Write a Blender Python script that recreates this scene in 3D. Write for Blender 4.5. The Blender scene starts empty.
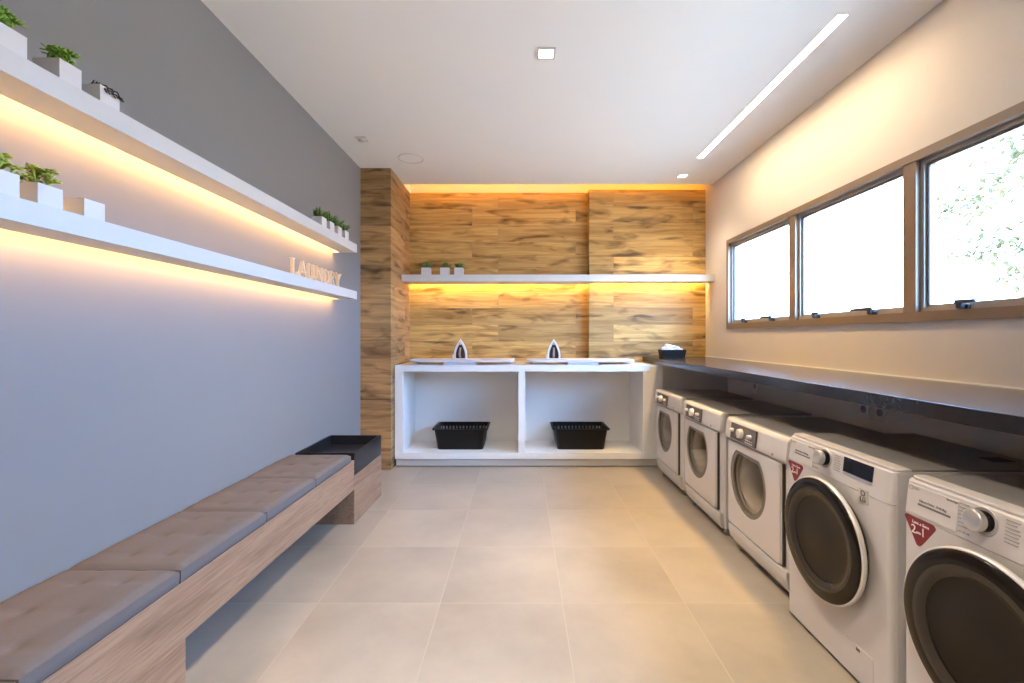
import bpy, bmesh, math, random
from mathutils import Vector, Matrix
random.seed(7)
SC = bpy.context.scene
COL = SC.collection

# ------------------------------------------------------------------ helpers
def lin(c):
    return tuple(((v / 255) / 12.92 if v / 255 <= 0.04045 else ((v / 255 + 0.055) / 1.055) ** 2.4) for v in c)

class MB:
    """collects shapes in one bmesh (world coordinates)"""
    def __init__(self): self.bm = bmesh.new()
    def _add(self, verts, faces):
        vs = [self.bm.verts.new(v) for v in verts]
        out = []
        for f in faces:
            try: out.append(self.bm.faces.new([vs[i] for i in f]))
            except ValueError: pass
        return vs, out
    def box(self, x0, x1, y0, y1, z0, z1, bev=0, seg=2):
        if x0 > x1: x0, x1 = x1, x0
        if y0 > y1: y0, y1 = y1, y0
        if z0 > z1: z0, z1 = z1, z0
        b = bmesh.new() if bev else self.bm
        v = [(x0,y0,z0),(x1,y0,z0),(x1,y1,z0),(x0,y1,z0),(x0,y0,z1),(x1,y0,z1),(x1,y1,z1),(x0,y1,z1)]
        vs = [b.verts.new(p) for p in v]
        for f in ((3,2,1,0),(4,5,6,7),(0,1,5,4),(1,2,6,5),(2,3,7,6),(3,0,4,7)):
            b.faces.new([vs[i] for i in f])
        if bev:
            bmesh.ops.bevel(b, geom=list(b.edges), offset=bev, segments=seg, profile=0.5, affect='EDGES')
            self.merge(b)
        return self
    def merge(self, b):
        b.verts.index_update()
        m = {}
        for v in b.verts: m[v.index] = self.bm.verts.new(v.co)
        for f in b.faces:
            try:
                nf = self.bm.faces.new([m[v.index] for v in f.verts]); nf.smooth = f.smooth
            except ValueError: pass
        b.free()
    def prism(self, pts, axis, a, b, bev=0, seg=2):
        """extrude polygon pts (2D) along axis from a to b.  axis 'x': pts=(y,z); 'y': pts=(x,z); 'z': pts=(x,y)"""
        def P(p, t):
            return (t, p[0], p[1]) if axis == 'x' else (p[0], t, p[1]) if axis == 'y' else (p[0], p[1], t)
        n = len(pts)
        t = bmesh.new() if bev else self.bm
        lo = [t.verts.new(P(p, a)) for p in pts]; hi = [t.verts.new(P(p, b)) for p in pts]
        t.faces.new(lo[::-1]); t.faces.new(hi)
        for i in range(n):
            j = (i + 1) % n
            t.faces.new([lo[i], lo[j], hi[j], hi[i]])
        if bev:
            bmesh.ops.recalc_face_normals(t, faces=t.faces)
            bmesh.ops.bevel(t, geom=list(t.edges), offset=bev, segments=seg, profile=0.5, affect='EDGES')
            self.merge(t)
        return self
    def lathe(self, prof, org, axis, seg=48, closed=False):
        """prof: list of (r, t) where t runs along axis from org"""
        ax = Vector(axis).normalized(); o = Vector(org)
        u = ax.orthogonal().normalized(); w = ax.cross(u)
        rings = []
        for r, t in prof:
            if r < 1e-6: rings.append([self.bm.verts.new(o + ax * t)])
            else: rings.append([self.bm.verts.new(o + ax * t + (u * math.cos(2*math.pi*k/seg) + w * math.sin(2*math.pi*k/seg)) * r) for k in range(seg)])
        pairs = list(zip(rings, rings[1:])) + ([(rings[-1], rings[0])] if closed else [])
        for A, B in pairs:
            for k in range(seg):
                j = (k + 1) % seg
                if len(A) == 1 and len(B) == 1: continue
                if len(A) == 1: f = self.bm.faces.new([A[0], B[j], B[k]])
                elif len(B) == 1: f = self.bm.faces.new([A[k], A[j], B[0]])
                else: f = self.bm.faces.new([A[k], A[j], B[j], B[k]])
                f.smooth = True
        return self
    def cyl(self, p0, p1, r0, r1=None, seg=16):
        r1 = r0 if r1 is None else r1
        d = Vector(p1) - Vector(p0)
        return self.lathe([(0,0),(r0,0),(r1,d.length),(0,d.length)], p0, d, seg)
    def tube(self, pts, r, seg=8):
        pts = [Vector(p) for p in pts]; rings = []
        for i, p in enumerate(pts):
            d = (pts[min(i+1, len(pts)-1)] - pts[max(i-1, 0)]).normalized()
            u = d.orthogonal().normalized() if i == 0 else (pu - d * pu.dot(d)).normalized()
            pu = u; w = d.cross(u)
            rr = r[i] if isinstance(r, (list, tuple)) else r
            rings.append([self.bm.verts.new(p + (u*math.cos(2*math.pi*k/seg) + w*math.sin(2*math.pi*k/seg))*rr) for k in range(seg)])
        for A, B in zip(rings, rings[1:]):
            for k in range(seg):
                f = self.bm.faces.new([A[k], A[(k+1)%seg], B[(k+1)%seg], B[k]]); f.smooth = True
        self.bm.faces.new(rings[0][::-1]); self.bm.faces.new(rings[-1])
        return self
    def frame(self, outer, inner, axis, a, b):
        """plate with a hole: outer and inner loops with the same count"""
        def P(p, t):
            return (t, p[0], p[1]) if axis == 'x' else (p[0], t, p[1]) if axis == 'y' else (p[0], p[1], t)
        n = len(outer)
        L = [[self.bm.verts.new(P(p, t)) for p in loop] for loop, t in ((outer,a),(inner,a),(outer,b),(inner,b))]
        for i in range(n):
            j = (i+1) % n
            self.bm.faces.new([L[0][i],L[0][j],L[1][j],L[1][i]])
            self.bm.faces.new([L[2][j],L[2][i],L[3][i],L[3][j]])
            self.bm.faces.new([L[0][j],L[0][i],L[2][i],L[2][j]])
            self.bm.faces.new([L[1][i],L[1][j],L[3][j],L[3][i]])
        return self
    def leaf(self, base, d, up, ln, wd, th=0.3):
        """a plump leaf: six-point blade with a keel"""
        d = Vector(d).normalized(); s = d.cross(Vector(up))
        s = s.normalized() if s.length > 1e-4 else d.orthogonal().normalized()
        n = s.cross(d).normalized(); b = Vector(base)
        P = [b, b+d*ln*.35+s*wd*.5, b+d*ln*.75+s*wd*.42, b+d*ln, b+d*ln*.75-s*wd*.42, b+d*ln*.35-s*wd*.5,
             b+d*ln*.55+n*wd*th, b+d*ln*.55-n*wd*th]
        vs = [self.bm.verts.new(p) for p in P]
        for i in range(6):
            j = (i+1) % 6
            self.bm.faces.new([vs[i], vs[j], vs[6]]).smooth = True
            self.bm.faces.new([vs[j], vs[i], vs[7]]).smooth = True
        return self
    def obj(self, name, mat, parent=None, smooth=None, recalc=True):
        if recalc: bmesh.ops.recalc_face_normals(self.bm, faces=self.bm.faces)
        me = bpy.data.meshes.new(name); 
        if smooth is not None:
            for f in self.bm.faces: f.smooth = True
        self.bm.to_mesh(me); self.bm.free()
        if smooth is not None: me.set_sharp_from_angle(angle=math.radians(smooth))
        o = bpy.data.objects.new(name, me); COL.objects.link(o)
        me.materials.append(mat)
        if parent is not None:
            w = world_loc(parent)
            me.transform(Matrix.Translation(-w))
            o.parent = parent
        return o

def world_loc(o):
    v = Vector(o.location)
    while o.parent: o = o.parent; v += Vector(o.location)
    return v

def tag(o, label=None, cat=None, group=None, kind=None):
    if label: o['label'] = label
    if cat: o['category'] = cat
    if group: o['group'] = group
    if kind: o['kind'] = kind
    return o
def empty(name, loc, label=None, cat=None, group=None, kind=None):
    o = bpy.data.objects.new(name, None); o.empty_display_size = .05; o.location = loc; COL.objects.link(o)
    return tag(o, label, cat, group, kind)
def dup(root, delta, label=None):
    def cp(o, par):
        c = o.copy(); COL.objects.link(c)
        if par is not None: c.parent = par
        for ch in list(o.children): cp(ch, c)
        return c
    r = cp(root, None); r.location = Vector(root.location) + Vector(delta)
    if label: r['label'] = label
    return r
def struct(name, mb, mat): return tag(mb.obj(name, mat), kind='structure')

def text_mb(s, size, org, right, up, depth=0.0006, align='CENTER'):
    """text as mesh shapes: laid out along right / up from org"""
    cu = bpy.data.curves.new('t', 'FONT'); cu.body = s; cu.size = size; cu.extrude = depth; cu.align_x = align; cu.align_y = 'CENTER'
    cu.resolution_u = 3
    to = bpy.data.objects.new('t', cu); COL.objects.link(to)
    me = bpy.data.meshes.new_from_object(to.evaluated_get(bpy.context.evaluated_depsgraph_get()))
    R, U = Vector(right).normalized(), Vector(up).normalized(); N = R.cross(U); O = Vector(org)
    m = MB(); m.bm.from_mesh(me)
    for v in m.bm.verts: v.co = O + R*v.co.x + U*v.co.y + N*v.co.z
    bpy.data.objects.remove(to); bpy.data.meshes.remove(me); bpy.data.curves.remove(cu)
    return m

# ------------------------------------------------------------------ materials
def newmat(name):
    m = bpy.data.materials.new(name); m.use_nodes = True
    nt = m.node_tree; b = nt.nodes['Principled BSDF']
    return m, nt, b
def N(nt, t, **kw):
    n = nt.nodes.new(t)
    for k, v in kw.items(): setattr(n, k, v)
    return n
def mat(name, rgb, rough=.5, metal=0, var=.04, scale=30, bump=0, spec=.5, coat=0):
    m, nt, b = newmat(name)
    c = lin(rgb) if max(rgb) > 1 else rgb
    tc = N(nt, 'ShaderNodeTexCoord'); nz = N(nt, 'ShaderNodeTexNoise'); nz.inputs['Scale'].default_value = scale
    nz.inputs['Detail'].default_value = 3
    nt.links.new(tc.outputs['Object'], nz.inputs['Vector'])
    mx = N(nt, 'ShaderNodeMix', data_type='RGBA')
    mx.inputs[6].default_value = (*[v*(1-var) for v in c], 1); mx.inputs[7].default_value = (*[min(1, v*(1+var)) for v in c], 1)
    nt.links.new(nz.outputs['Fac'], mx.inputs[0]); nt.links.new(mx.outputs[2], b.inputs['Base Color'])
    b.inputs['Roughness'].default_value = rough; b.inputs['Metallic'].default_value = metal
    b.inputs['Specular IOR Level'].default_value = spec; b.inputs['Coat Weight'].default_value = coat
    if bump:
        bp = N(nt, 'ShaderNodeBump'); bp.inputs['Strength'].default_value = bump; bp.inputs['Distance'].default_value = .002
        nt.links.new(nz.outputs['Fac'], bp.inputs['Height']); nt.links.new(bp.outputs['Normal'], b.inputs['Normal'])
    return m
def emit(name, rgb, s):
    m, nt, b = newmat(name)
    nt.nodes.remove(b); e = N(nt, 'ShaderNodeEmission'); e.inputs[0].default_value = (*rgb, 1); e.inputs[1].default_value = s
    nt.links.new(e.outputs[0], nt.nodes['Material Output'].inputs[0]); return m
def math_(nt, op, a, b=None):
    n = N(nt, 'ShaderNodeMath', operation=op)
    for i, v in enumerate((a, b)):
        if v is None: continue
        if isinstance(v, (int, float)): n.inputs[i].default_value = v
        else: nt.links.new(v, n.inputs[i])
    return n.outputs[0]
def ramp(nt, fac, stops):
    r = N(nt, 'ShaderNodeValToRGB'); e = r.color_ramp.elements
    while len(e) < len(stops): e.new(.5)
    for el, (p, c) in zip(e, stops): el.position = p; el.color = (*c, 1)
    nt.links.new(fac, r.inputs[0]); return r.outputs[0]

def wood_planks(name, cols, seed=0.0, knots=.9):
    """wood-look wall tiles: 1.2 m x 0.19 m planks with own tone, grain and knots"""
    m, nt, b = newmat(name)
    g = N(nt, 'ShaderNodeNewGeometry'); sp = N(nt, 'ShaderNodeSeparateXYZ'); nt.links.new(g.outputs['Position'], sp.inputs[0])
    u = math_(nt, 'ADD', sp.outputs[0], sp.outputs[1]); v = sp.outputs[2]
    cb = N(nt, 'ShaderNodeCombineXYZ'); nt.links.new(math_(nt, 'ADD', u, .984+seed), cb.inputs[0]); nt.links.new(math_(nt, 'ADD', v, .075), cb.inputs[1])
    br = N(nt, 'ShaderNodeTexBrick'); nt.links.new(cb.outputs[0], br.inputs['Vector'])
    br.offset = .253; br.offset_frequency = 2; br.inputs['Scale'].default_value = 1
    br.inputs['Color1'].default_value = (0,0,0,1); br.inputs['Color2'].default_value = (1,1,1,1); br.inputs['Mortar'].default_value = (.5,.5,.5,1)
    br.inputs['Mortar Size'].default_value = .0016; br.inputs['Brick Width'].default_value = 1.19; br.inputs['Row Height'].default_value = .19; br.inputs['Bias'].default_value = 0
    idv = math_(nt, 'MULTIPLY', br.outputs['Color'], 37.0)
    c2 = N(nt, 'ShaderNodeCombineXYZ')
    nt.links.new(math_(nt, 'MULTIPLY', u, .75), c2.inputs[0]); nt.links.new(math_(nt, 'MULTIPLY', v, 11), c2.inputs[1]); nt.links.new(idv, c2.inputs[2])
    n1 = N(nt, 'ShaderNodeTexNoise'); n1.inputs['Scale'].default_value = 1.6; n1.inputs['Detail'].default_value = 6; n1.inputs['Roughness'].default_value = .62; n1.inputs['Distortion'].default_value = .7
    nt.links.new(c2.outputs[0], n1.inputs['Vector'])
    c3 = N(nt, 'ShaderNodeCombineXYZ')
    nt.links.new(math_(nt, 'MULTIPLY', u, 2.2), c3.inputs[0]); nt.links.new(math_(nt, 'MULTIPLY', v, 75), c3.inputs[1]); nt.links.new(idv, c3.inputs[2])
    n2 = N(nt, 'ShaderNodeTexNoise'); n2.inputs['Scale'].default_value = 1.5; n2.inputs['Detail'].default_value = 4
    nt.links.new(c3.outputs[0], n2.inputs['Vector'])
    c4 = N(nt, 'ShaderNodeCombineXYZ')
    nt.links.new(math_(nt, 'MULTIPLY', u, 1.9), c4.inputs[0]); nt.links.new(math_(nt, 'MULTIPLY', v, 7), c4.inputs[1]); nt.links.new(idv, c4.inputs[2])
    n3 = N(nt, 'ShaderNodeTexNoise'); n3.inputs['Scale'].default_value = 1.5; n3.inputs['Detail'].default_value = 2; n3.inputs['Distortion'].default_value = .5
    nt.links.new(c4.outputs[0], n3.inputs['Vector'])
    base = ramp(nt, n1.outputs['Fac'], [(.15, cols[0]), (.40, cols[1]), (.60, cols[2]), (.88, cols[3])])
    kn = ramp(nt, n3.outputs['Fac'], [(.28, (.17,.15,.125)), (.36, (.55,.51,.46)), (.48, (1,1,1))])
    fg = ramp(nt, n2.outputs['Fac'], [(.3, (.84,.82,.80)), (.65, (1.05,1.05,1.05))])
    pt = ramp(nt, br.outputs['Color'], [(0, (.68,.66,.64)), (1, (1.12,1.11,1.08))])
    def mul(a, c, f=1.0):
        mx = N(nt, 'ShaderNodeMix', data_type='RGBA', blend_type='MULTIPLY'); mx.inputs[0].default_value = f
        nt.links.new(a, mx.inputs[6]); nt.links.new(c, mx.inputs[7]); return mx.outputs[2]
    col = mul(mul(mul(base, kn, knots), fg), pt)
    jm = N(nt, 'ShaderNodeMix', data_type='RGBA'); nt.links.new(br.outputs['Fac'], jm.inputs[0]); nt.links.new(col, jm.inputs[6]); jm.inputs[7].default_value = (.30,.21,.13,1)
    nt.links.new(jm.outputs[2], b.inputs['Base Color']); b.inputs['Roughness'].default_value = .55
    bp = N(nt, 'ShaderNodeBump'); bp.inputs['Strength'].default_value = .25; bp.inputs['Distance'].default_value = .002
    nt.links.new(n2.outputs['Fac'], bp.inputs['Height']); nt.links.new(bp.outputs['Normal'], b.inputs['Normal'])
    return m

def bench_wood(name):
    m, nt, b = newmat(name)
    g = N(nt, 'ShaderNodeNewGeometry'); sp = N(nt, 'ShaderNodeSeparateXYZ'); nt.links.new(g.outputs['Position'], sp.inputs[0])
    def vec(a, c, d):
        q = N(nt, 'ShaderNodeCombineXYZ')
        nt.links.new(math_(nt, 'MULTIPLY', sp.outputs[0], a), q.inputs[0]); nt.links.new(math_(nt, 'MULTIPLY', sp.outputs[1], c), q.inputs[1]); nt.links.new(math_(nt, 'MULTIPLY', sp.outputs[2], d), q.inputs[2]); return q.outputs[0]
    n1 = N(nt, 'ShaderNodeTexNoise'); n1.inputs['Scale'].default_value = 1.5; n1.inputs['Detail'].default_value = 5; n1.inputs['Distortion'].default_value = 1.4
    nt.links.new(vec(7, .8, 9), n1.inputs['Vector'])
    n2 = N(nt, 'ShaderNodeTexNoise'); n2.inputs['Scale'].default_value = 2; n2.inputs['Detail'].default_value = 4
    nt.links.new(vec(70, 4, 90), n2.inputs['Vector'])
    base = ramp(nt, n1.outputs['Fac'], [(.2, lin((126,100,78))), (.45, lin((148,118,94))), (.6, lin((160,130,105))), (.8, lin((138,110,87)))])
    fg = ramp(nt, n2.outputs['Fac'], [(.35, (.72,.70,.68)), (.6, (1.05,1.05,1.05))])
    mx = N(nt, 'ShaderNodeMix', data_type='RGBA', blend_type='MULTIPLY'); mx.inputs[0].default_value = .8
    nt.links.new(base, mx.inputs[6]); nt.links.new(fg, mx.inputs[7]); nt.links.new(mx.outputs[2], b.inputs['Base Color'])
    b.inputs['Roughness'].default_value = .5
    return m

def floor_tiles(name):
    m, nt, b = newmat(name)
    g = N(nt, 'ShaderNodeNewGeometry'); sp = N(nt, 'ShaderNodeSeparateXYZ'); nt.links.new(g.outputs['Position'], sp.inputs[0])
    cb = N(nt, 'ShaderNodeCombineXYZ'); nt.links.new(math_(nt, 'ADD', sp.outputs[0], .997+6), cb.inputs[0]); nt.links.new(math_(nt, 'ADD', sp.outputs[1], -2.232+6), cb.inputs[1])
    br = N(nt, 'ShaderNodeTexBrick'); nt.links.new(cb.outputs[0], br.inputs['Vector']); br.offset = 0
    br.inputs['Scale'].default_value = 1; br.inputs['Brick Width'].default_value = .6; br.inputs['Row Height'].default_value = .6
    br.inputs['Mortar Size'].default_value = .0022; br.inputs['Mortar Smooth'].default_value = .2
    br.inputs['Color1'].default_value = (0,0,0,1); br.inputs['Color2'].default_value = (1,1,1,1); br.inputs['Mortar'].default_value = (.5,.5,.5,1)
    n1 = N(nt, 'ShaderNodeTexNoise'); n1.inputs['Scale'].default_value = 1.7; n1.inputs['Detail'].default_value = 7; n1.inputs['Roughness'].default_value = .6
    c2 = N(nt, 'ShaderNodeCombineXYZ'); nt.links.new(sp.outputs[0], c2.inputs[0]); nt.links.new(sp.outputs[1], c2.inputs[1]); nt.links.new(math_(nt, 'MULTIPLY', br.outputs['Color'], 19), c2.inputs[2])
    nt.links.new(c2.outputs[0], n1.inputs['Vector'])
    base = ramp(nt, n1.outputs['Fac'], [(.25, (.285,.252,.205)), (.5, (.365,.322,.262)), (.75, (.435,.385,.318))])
    pt = ramp(nt, br.outputs['Color'], [(0, (.90,.90,.90)), (1, (1.04,1.04,1.04))])
    mx = N(nt, 'ShaderNodeMix', data_type='RGBA', blend_type='MULTIPLY'); mx.inputs[0].default_value = 1
    nt.links.new(base, mx.inputs[6]); nt.links.new(pt, mx.inputs[7])
    jm = N(nt, 'ShaderNodeMix', data_type='RGBA'); nt.links.new(br.outputs['Fac'], jm.inputs[0]); nt.links.new(mx.outputs[2], jm.inputs[6]); jm.inputs[7].default_value = (.41,.37,.31,1)
    nt.links.new(jm.outputs[2], b.inputs['Base Color'])
    rr = ramp(nt, n1.outputs['Fac'], [(.3, (.30,)*3), (.7, (.42,)*3)]); nt.links.new(rr, b.inputs['Roughness'])
    return m

def glass(name, tint=(1,1,1), refl=.03, rough=.0):
    m, nt, b = newmat(name); nt.nodes.remove(b)
    t = N(nt, 'ShaderNodeBsdfTransparent'); t.inputs[0].default_value = (*tint, 1)
    gl = N(nt, 'ShaderNodeBsdfGlossy'); gl.inputs['Roughness'].default_value = rough
    mx = N(nt, 'ShaderNodeMixShader'); lw = N(nt, 'ShaderNodeLayerWeight'); lw.inputs[0].default_value = .5
    nt.links.new(math_(nt, 'ADD', math_(nt, 'MULTIPLY', math_(nt, 'POWER', lw.outputs['Facing'], 4.0), .6), refl), mx.inputs[0]); nt.links.new(t.outputs[0], mx.inputs[1]); nt.links.new(gl.outputs[0], mx.inputs[2])
    nt.links.new(mx.outputs[0], nt.nodes['Material Output'].inputs[0]); return m

M = dict(
 grey_paint=mat('grey_paint', (.232,.228,.228), .7, var=.02, scale=6),
 cream_paint=mat('cream_paint', (.64,.60,.56), .7, var=.02, scale=6),
 ceiling=mat('ceiling_paint', (.90,.90,.875), .8, var=.01, scale=4),
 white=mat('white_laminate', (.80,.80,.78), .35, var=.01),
 shelf=mat('shelf_lacquer', (.62,.62,.60), .45, var=.01),
 kick=mat('kick_grey', (.50,.49,.47), .4, var=.02),
 board=mat('board_cover', (.62,.58,.60), .8, var=.03, bump=.1),
 board_grey=mat('board_bracket', (.40,.45,.52), .5, var=.02),
 stone=mat('dark_stone', (.020,.017,.017), .16, var=.25, scale=60, spec=.4),
 appliance=mat('appliance_enamel', (.56,.54,.54), .28, var=.01),
 appliance_top_shade=mat('appliance_top_shaded', (.25,.24,.235), .35, var=.02),  # darkened so the tops look shaded by the worktop
 side_metal=mat('appliance_side', (.50,.50,.53), .35, var=.01),
 control=mat('control_grey', (.11,.095,.095), .35, var=.3, scale=180),
 bezel=mat('bezel_grey', (.15,.135,.115), .3, var=.03),
 drum=mat('drum_steel', (.66,.61,.54), .4, metal=.2, var=.05),
 chrome=mat('chrome', (.78,.77,.76), .2, metal=1, var=.01),
 bevel=mat('door_bevel_glass', (.038,.031,.024), .25, spec=.3),
 ring=mat('door_ring_silver', (.74,.72,.70), .30, metal=.35, var=.01),
 silver=mat('satin_silver', (.62,.61,.60), .32, metal=.8, var=.02),
 black_glass=mat('black_door_glass', (.010,.007,.005), .16, var=.05, spec=.22),
 black_gloss=mat('black_gloss', (.008,.008,.012), .16, var=.05, spec=.15),
 blackp=mat('black_plastic', (.006,.006,.006), .45, var=.1, spec=.3),
 black_lac=mat('black_lacquer', (.010,.011,.015), .35, var=.1),
 gap_shade=mat('dark_gap_shade', (.03,.022,.02), .6),  # near-black standing for the shade inside gaps
 red=mat('sticker_red', (.19,.012,.02), .4, var=.05),
 ink=mat('printed_ink', (.30,.29,.30), .6),
 ink_dark=mat('printed_dark_ink', (.10,.10,.10), .6),
 wprint=mat('printed_white', (.85,.82,.82), .5),
 bronze=mat('bronze_aluminium', (.235,.185,.145), .35, metal=.35, var=.03),
 bronze_dark=mat('dark_window_seal', (.035,.028,.022), .5),
 rail=mat('sash_aluminium', (.36,.33,.29), .35, metal=.4, var=.03),
 latch=mat('latch_black', (.03,.03,.035), .4),
 fabric=mat('cushion_fabric', (.135,.125,.125), .92, var=.16, scale=420, bump=.25, spec=.2),
 letter=mat('letter_wood', (.80,.66,.48), .5, var=.06, scale=50),
 soil=mat('dark_soil', (.03,.02,.014), .9, var=.5, scale=300),
 pot=mat('white_ceramic', (.68,.67,.66), .35, var=.01),
 leaf=mat('succulent_green', (.22,.42,.04), .45, var=.35, scale=40),
 leaf_y=mat('succulent_yellow_green', (.42,.50,.07), .45, var=.35, scale=40),
 leaf_d=mat('small_plant_green', (.10,.20,.035), .5, var=.35, scale=60),
 sprig=mat('dark_sprig', (.025,.018,.02), .6),
 tissue=mat('white_tissue', (.84,.84,.86), .9, var=.02),
 iron_white=mat('iron_shell', (.80,.74,.72), .3, var=.01),
 iron_dark=mat('iron_inner', (.05,.03,.02), .4),
 iron_grip=mat('iron_grip', (.42,.33,.26), .45),
 socket=mat('socket_plastic', (.66,.63,.58), .4),
 bark=mat('tree_bark', (.30,.24,.17), .9, var=.3, scale=20, spec=0),
 tree_leaf=mat('tree_leaf', (.16,.16,.085), .6, var=.3, scale=8, spec=0),
 bounce_ground=mat('outside_bounce_ground', (.64,.42,.26), .9, var=.08, scale=3),  # unseen ground, colour warmed to offset the blue in bounced daylight
 foot=mat('foot_rubber', (.30,.29,.29), .5),
 wood=wood_planks('wood_look_tiles', [lin((130,98,48)), lin((180,144,80)), lin((212,178,112)), lin((150,116,62))]),
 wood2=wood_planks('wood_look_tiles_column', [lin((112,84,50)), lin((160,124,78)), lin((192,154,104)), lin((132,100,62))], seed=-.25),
 bench=bench_wood('oak_veneer'),
 floor=floor_tiles('porcelain_floor'),
 pane=glass('window_glass'),
 dryer_glass=glass('dryer_door_glass', (.86,.84,.80), rough=.03),
 led_warm=emit('led_peach', (1.0,.52,.18), 56),
 led_amber=emit('led_amber', (1.0,.58,.15), 80),
 led_cove=emit('led_cove', (1.0,.38,.02), 30),
 line=emit('linear_diffuser', (1.0,.72,.43), 84),
 spot=emit('downlight_diffuser', (1.0,.93,.82), 14),
)

# ------------------------------------------------------------------ room
XL, XR, ZC, YB, YN = -1.574, 2.075, 2.96, 5.25, -2.4
ZT = 3.22
YC = 4.935            # ceiling edge: the cove slot opens behind it
struct('floor', MB().box(XL-.15, XR+.15, YN-.15, YB+.12, -.12, 0), M['floor'])
struct('wall_left', MB().box(XL-.15, XL, YN-.15, YB+.12, 0, ZT), M['grey_paint'])
struct('wall_back', MB().box(XL, XR, YB, YB+.12, 0, ZT), M['cream_paint'])
struct('wall_near', MB().box(XL, XR, YN-.12, YN, 0, ZT), M['cream_paint'])
# right wall with the window opening
W0, W1, WZ0, WZ1 = .30, 4.572, 1.386, 2.274
w = MB()
w.box(XR, XR+.15, YN-.15, W0, 0, ZT).box(XR, XR+.15, W1, YB+.12, 0, ZT)
w.box(XR, XR+.15, W0, W1, 0, WZ0).box(XR, XR+.15, W0, W1, WZ1, ZT)
struct('wall_right', w, M['cream_paint'])
# ceiling: slab with the recess of the linear light and the cove slot at the back
LX0, LX1, LY0, LY1 = 1.628, 1.682, 2.335, 4.21
c = MB()
c.box(XL, LX0, YN, YC, ZC, ZC+.10).box(LX1, XR, YN, YC, ZC, ZC+.10)
c.box(LX0, LX1, YN, LY0, ZC, ZC+.10).box(LX0, LX1, LY1, YC, ZC, ZC+.10)
c.box(XL, XR, YC-.10, YB, ZT-.04, ZT)          # lid over the cove
c.box(XL, XR, YC-.03, YC, ZC+.10, ZT-.04)      # cove front
c.box(XL, -1.276, YC, YB, ZC, ZC+.10)          # over the column
struct('ceiling', c, M['ceiling'])
# wood look cladding
struct('trim_1', MB().box(-1.276, .765, 5.226, YB, 0, ZC), M['wood'])
struct('trim_2', MB().box(.765, XR, 5.116, YB, 0, ZC), M['wood'])
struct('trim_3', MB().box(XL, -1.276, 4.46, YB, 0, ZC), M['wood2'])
struct('trim_4', MB().box(1.4205, XR, 4.562, 4.59, 0, 1.0335), M['cream_paint'])
struct('highlight_strip', MB().box(XR-.008, XR, -1.5, 5.116, 1.087, 1.094), M['white'])   # pale strip imitating the reflected highlight where worktop meets wall

# window: frame, mullions, sashes, panes, latches
win = empty('window_1', (XR, (W0+W1)/2, WZ0), kind='structure')
fx0, fx1 = XR-.012, XR+.09
f = MB()
f.box(fx0, fx1, W0, W1, WZ1-.045, WZ1).box(fx0, fx1, W0, W1, WZ0, WZ0+.05)
f.box(fx0, fx1, W0, W0+.04, WZ0+.05, WZ1-.045).box(fx0, fx1, W1-.04, W1, WZ0+.05, WZ1-.045)
f.obj('window_frame', M['bronze'], win)
mull = [1.375, 2.425, 3.475]
for y in mull:
    MB().box(XR-.008, fx1, y-.04, y+.04, WZ0+.05, WZ1-.045, .003).obj('mullion', M['bronze'], win)
edges = [W0+.04] + [v for y in mull for v in (y-.04, y+.04)] + [W1-.04]
for i in range(4):
    a, b = edges[2*i], edges[2*i+1]
    z0, z1 = WZ0+.05, WZ1-.045
    sx0, sx1 = XR+.018, XR+.07
    s = MB()
    for q, (x0, x1, t) in enumerate(((sx0, sx1, .022), (sx0+.018, sx1, .036))):
        s.box(x0, x1, a, b, z1-t, z1).box(x0, x1, a, b, z0, z0+t)
        s.box(x0, x1, a, a+t, z0+t, z1-t).box(x0, x1, b-t, b, z0+t, z1-t)
    so = s.obj('sash', M['rail'], win)
    g = MB()
    t = .036
    for (ya, yb, za, zb) in ((a+t-.004, a+t, z0+t, z1-t), (b-t, b-t+.004, z0+t, z1-t), (a+t, b-t, z1-t, z1-t+.004)):
        g.box(sx0+.012, sx0+.02, ya, yb, za, zb)
    g.obj('seal', M['bronze_dark'], so)
    MB().box(sx0+.028, sx0+.034, a+t-.006, b-t+.006, z0+t-.006, z1-t+.006).obj('glass_pane', M['pane'], win)
    for k, yy in enumerate(((1.12, .62), (2.145, 1.66), (3.21, 2.70), (4.24, 3.775))[i]):
        lt = empty('latch', (sx0, yy, z0+.02)); lt.parent = win; lt.location = Vector((sx0, yy, z0+.02)) - Vector(win.location)
        MB().box(sx0-.012, sx0, yy-.028, yy+.028, z0-.004, z0+.024, .003).obj('latch_base', M['latch'], lt)
        d = -1 if (k == 0) else 1
        h = MB(); h.box(sx0-.034, sx0-.008, yy-.014, yy+.014, z0+.004, z0+.034, .004)
        ln = (.045 if i > 1 else .075) if k == 0 else .150
        h.prism([(yy-.02*d, z0+.026), (yy+ln*d, z0+.030), (yy+ln*d, z0+.044), (yy-.02*d, z0+.046)], 'x', sx0-.036, sx0-.022, .003)
        h.obj('latch_lever', M['latch'], lt)

# ------------------------------------------------------------------ lights of the room
l = empty('ceiling_light', (1.655, 3.27, ZC), 'long narrow recessed ceiling light glowing warm white above the washers', 'ceiling light')
h = MB(); t = .003
h.box(LX0, LX0+t, LY0, LY1, ZC-.001, ZC+.05).box(LX1-t, LX1, LY0, LY1, ZC-.001, ZC+.05)
h.box(LX0+t, LX1-t, LY0, LY0+t, ZC-.001, ZC+.05).box(LX0+t, LX1-t, LY1-t, LY1, ZC-.001, ZC+.05)
h.obj('housing', M['shelf'], l)
MB().box(LX0+t, LX1-t, LY0+t, LY1-t, ZC-.0005, ZC+.008).obj('diffuser', M['line'], l)

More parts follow.
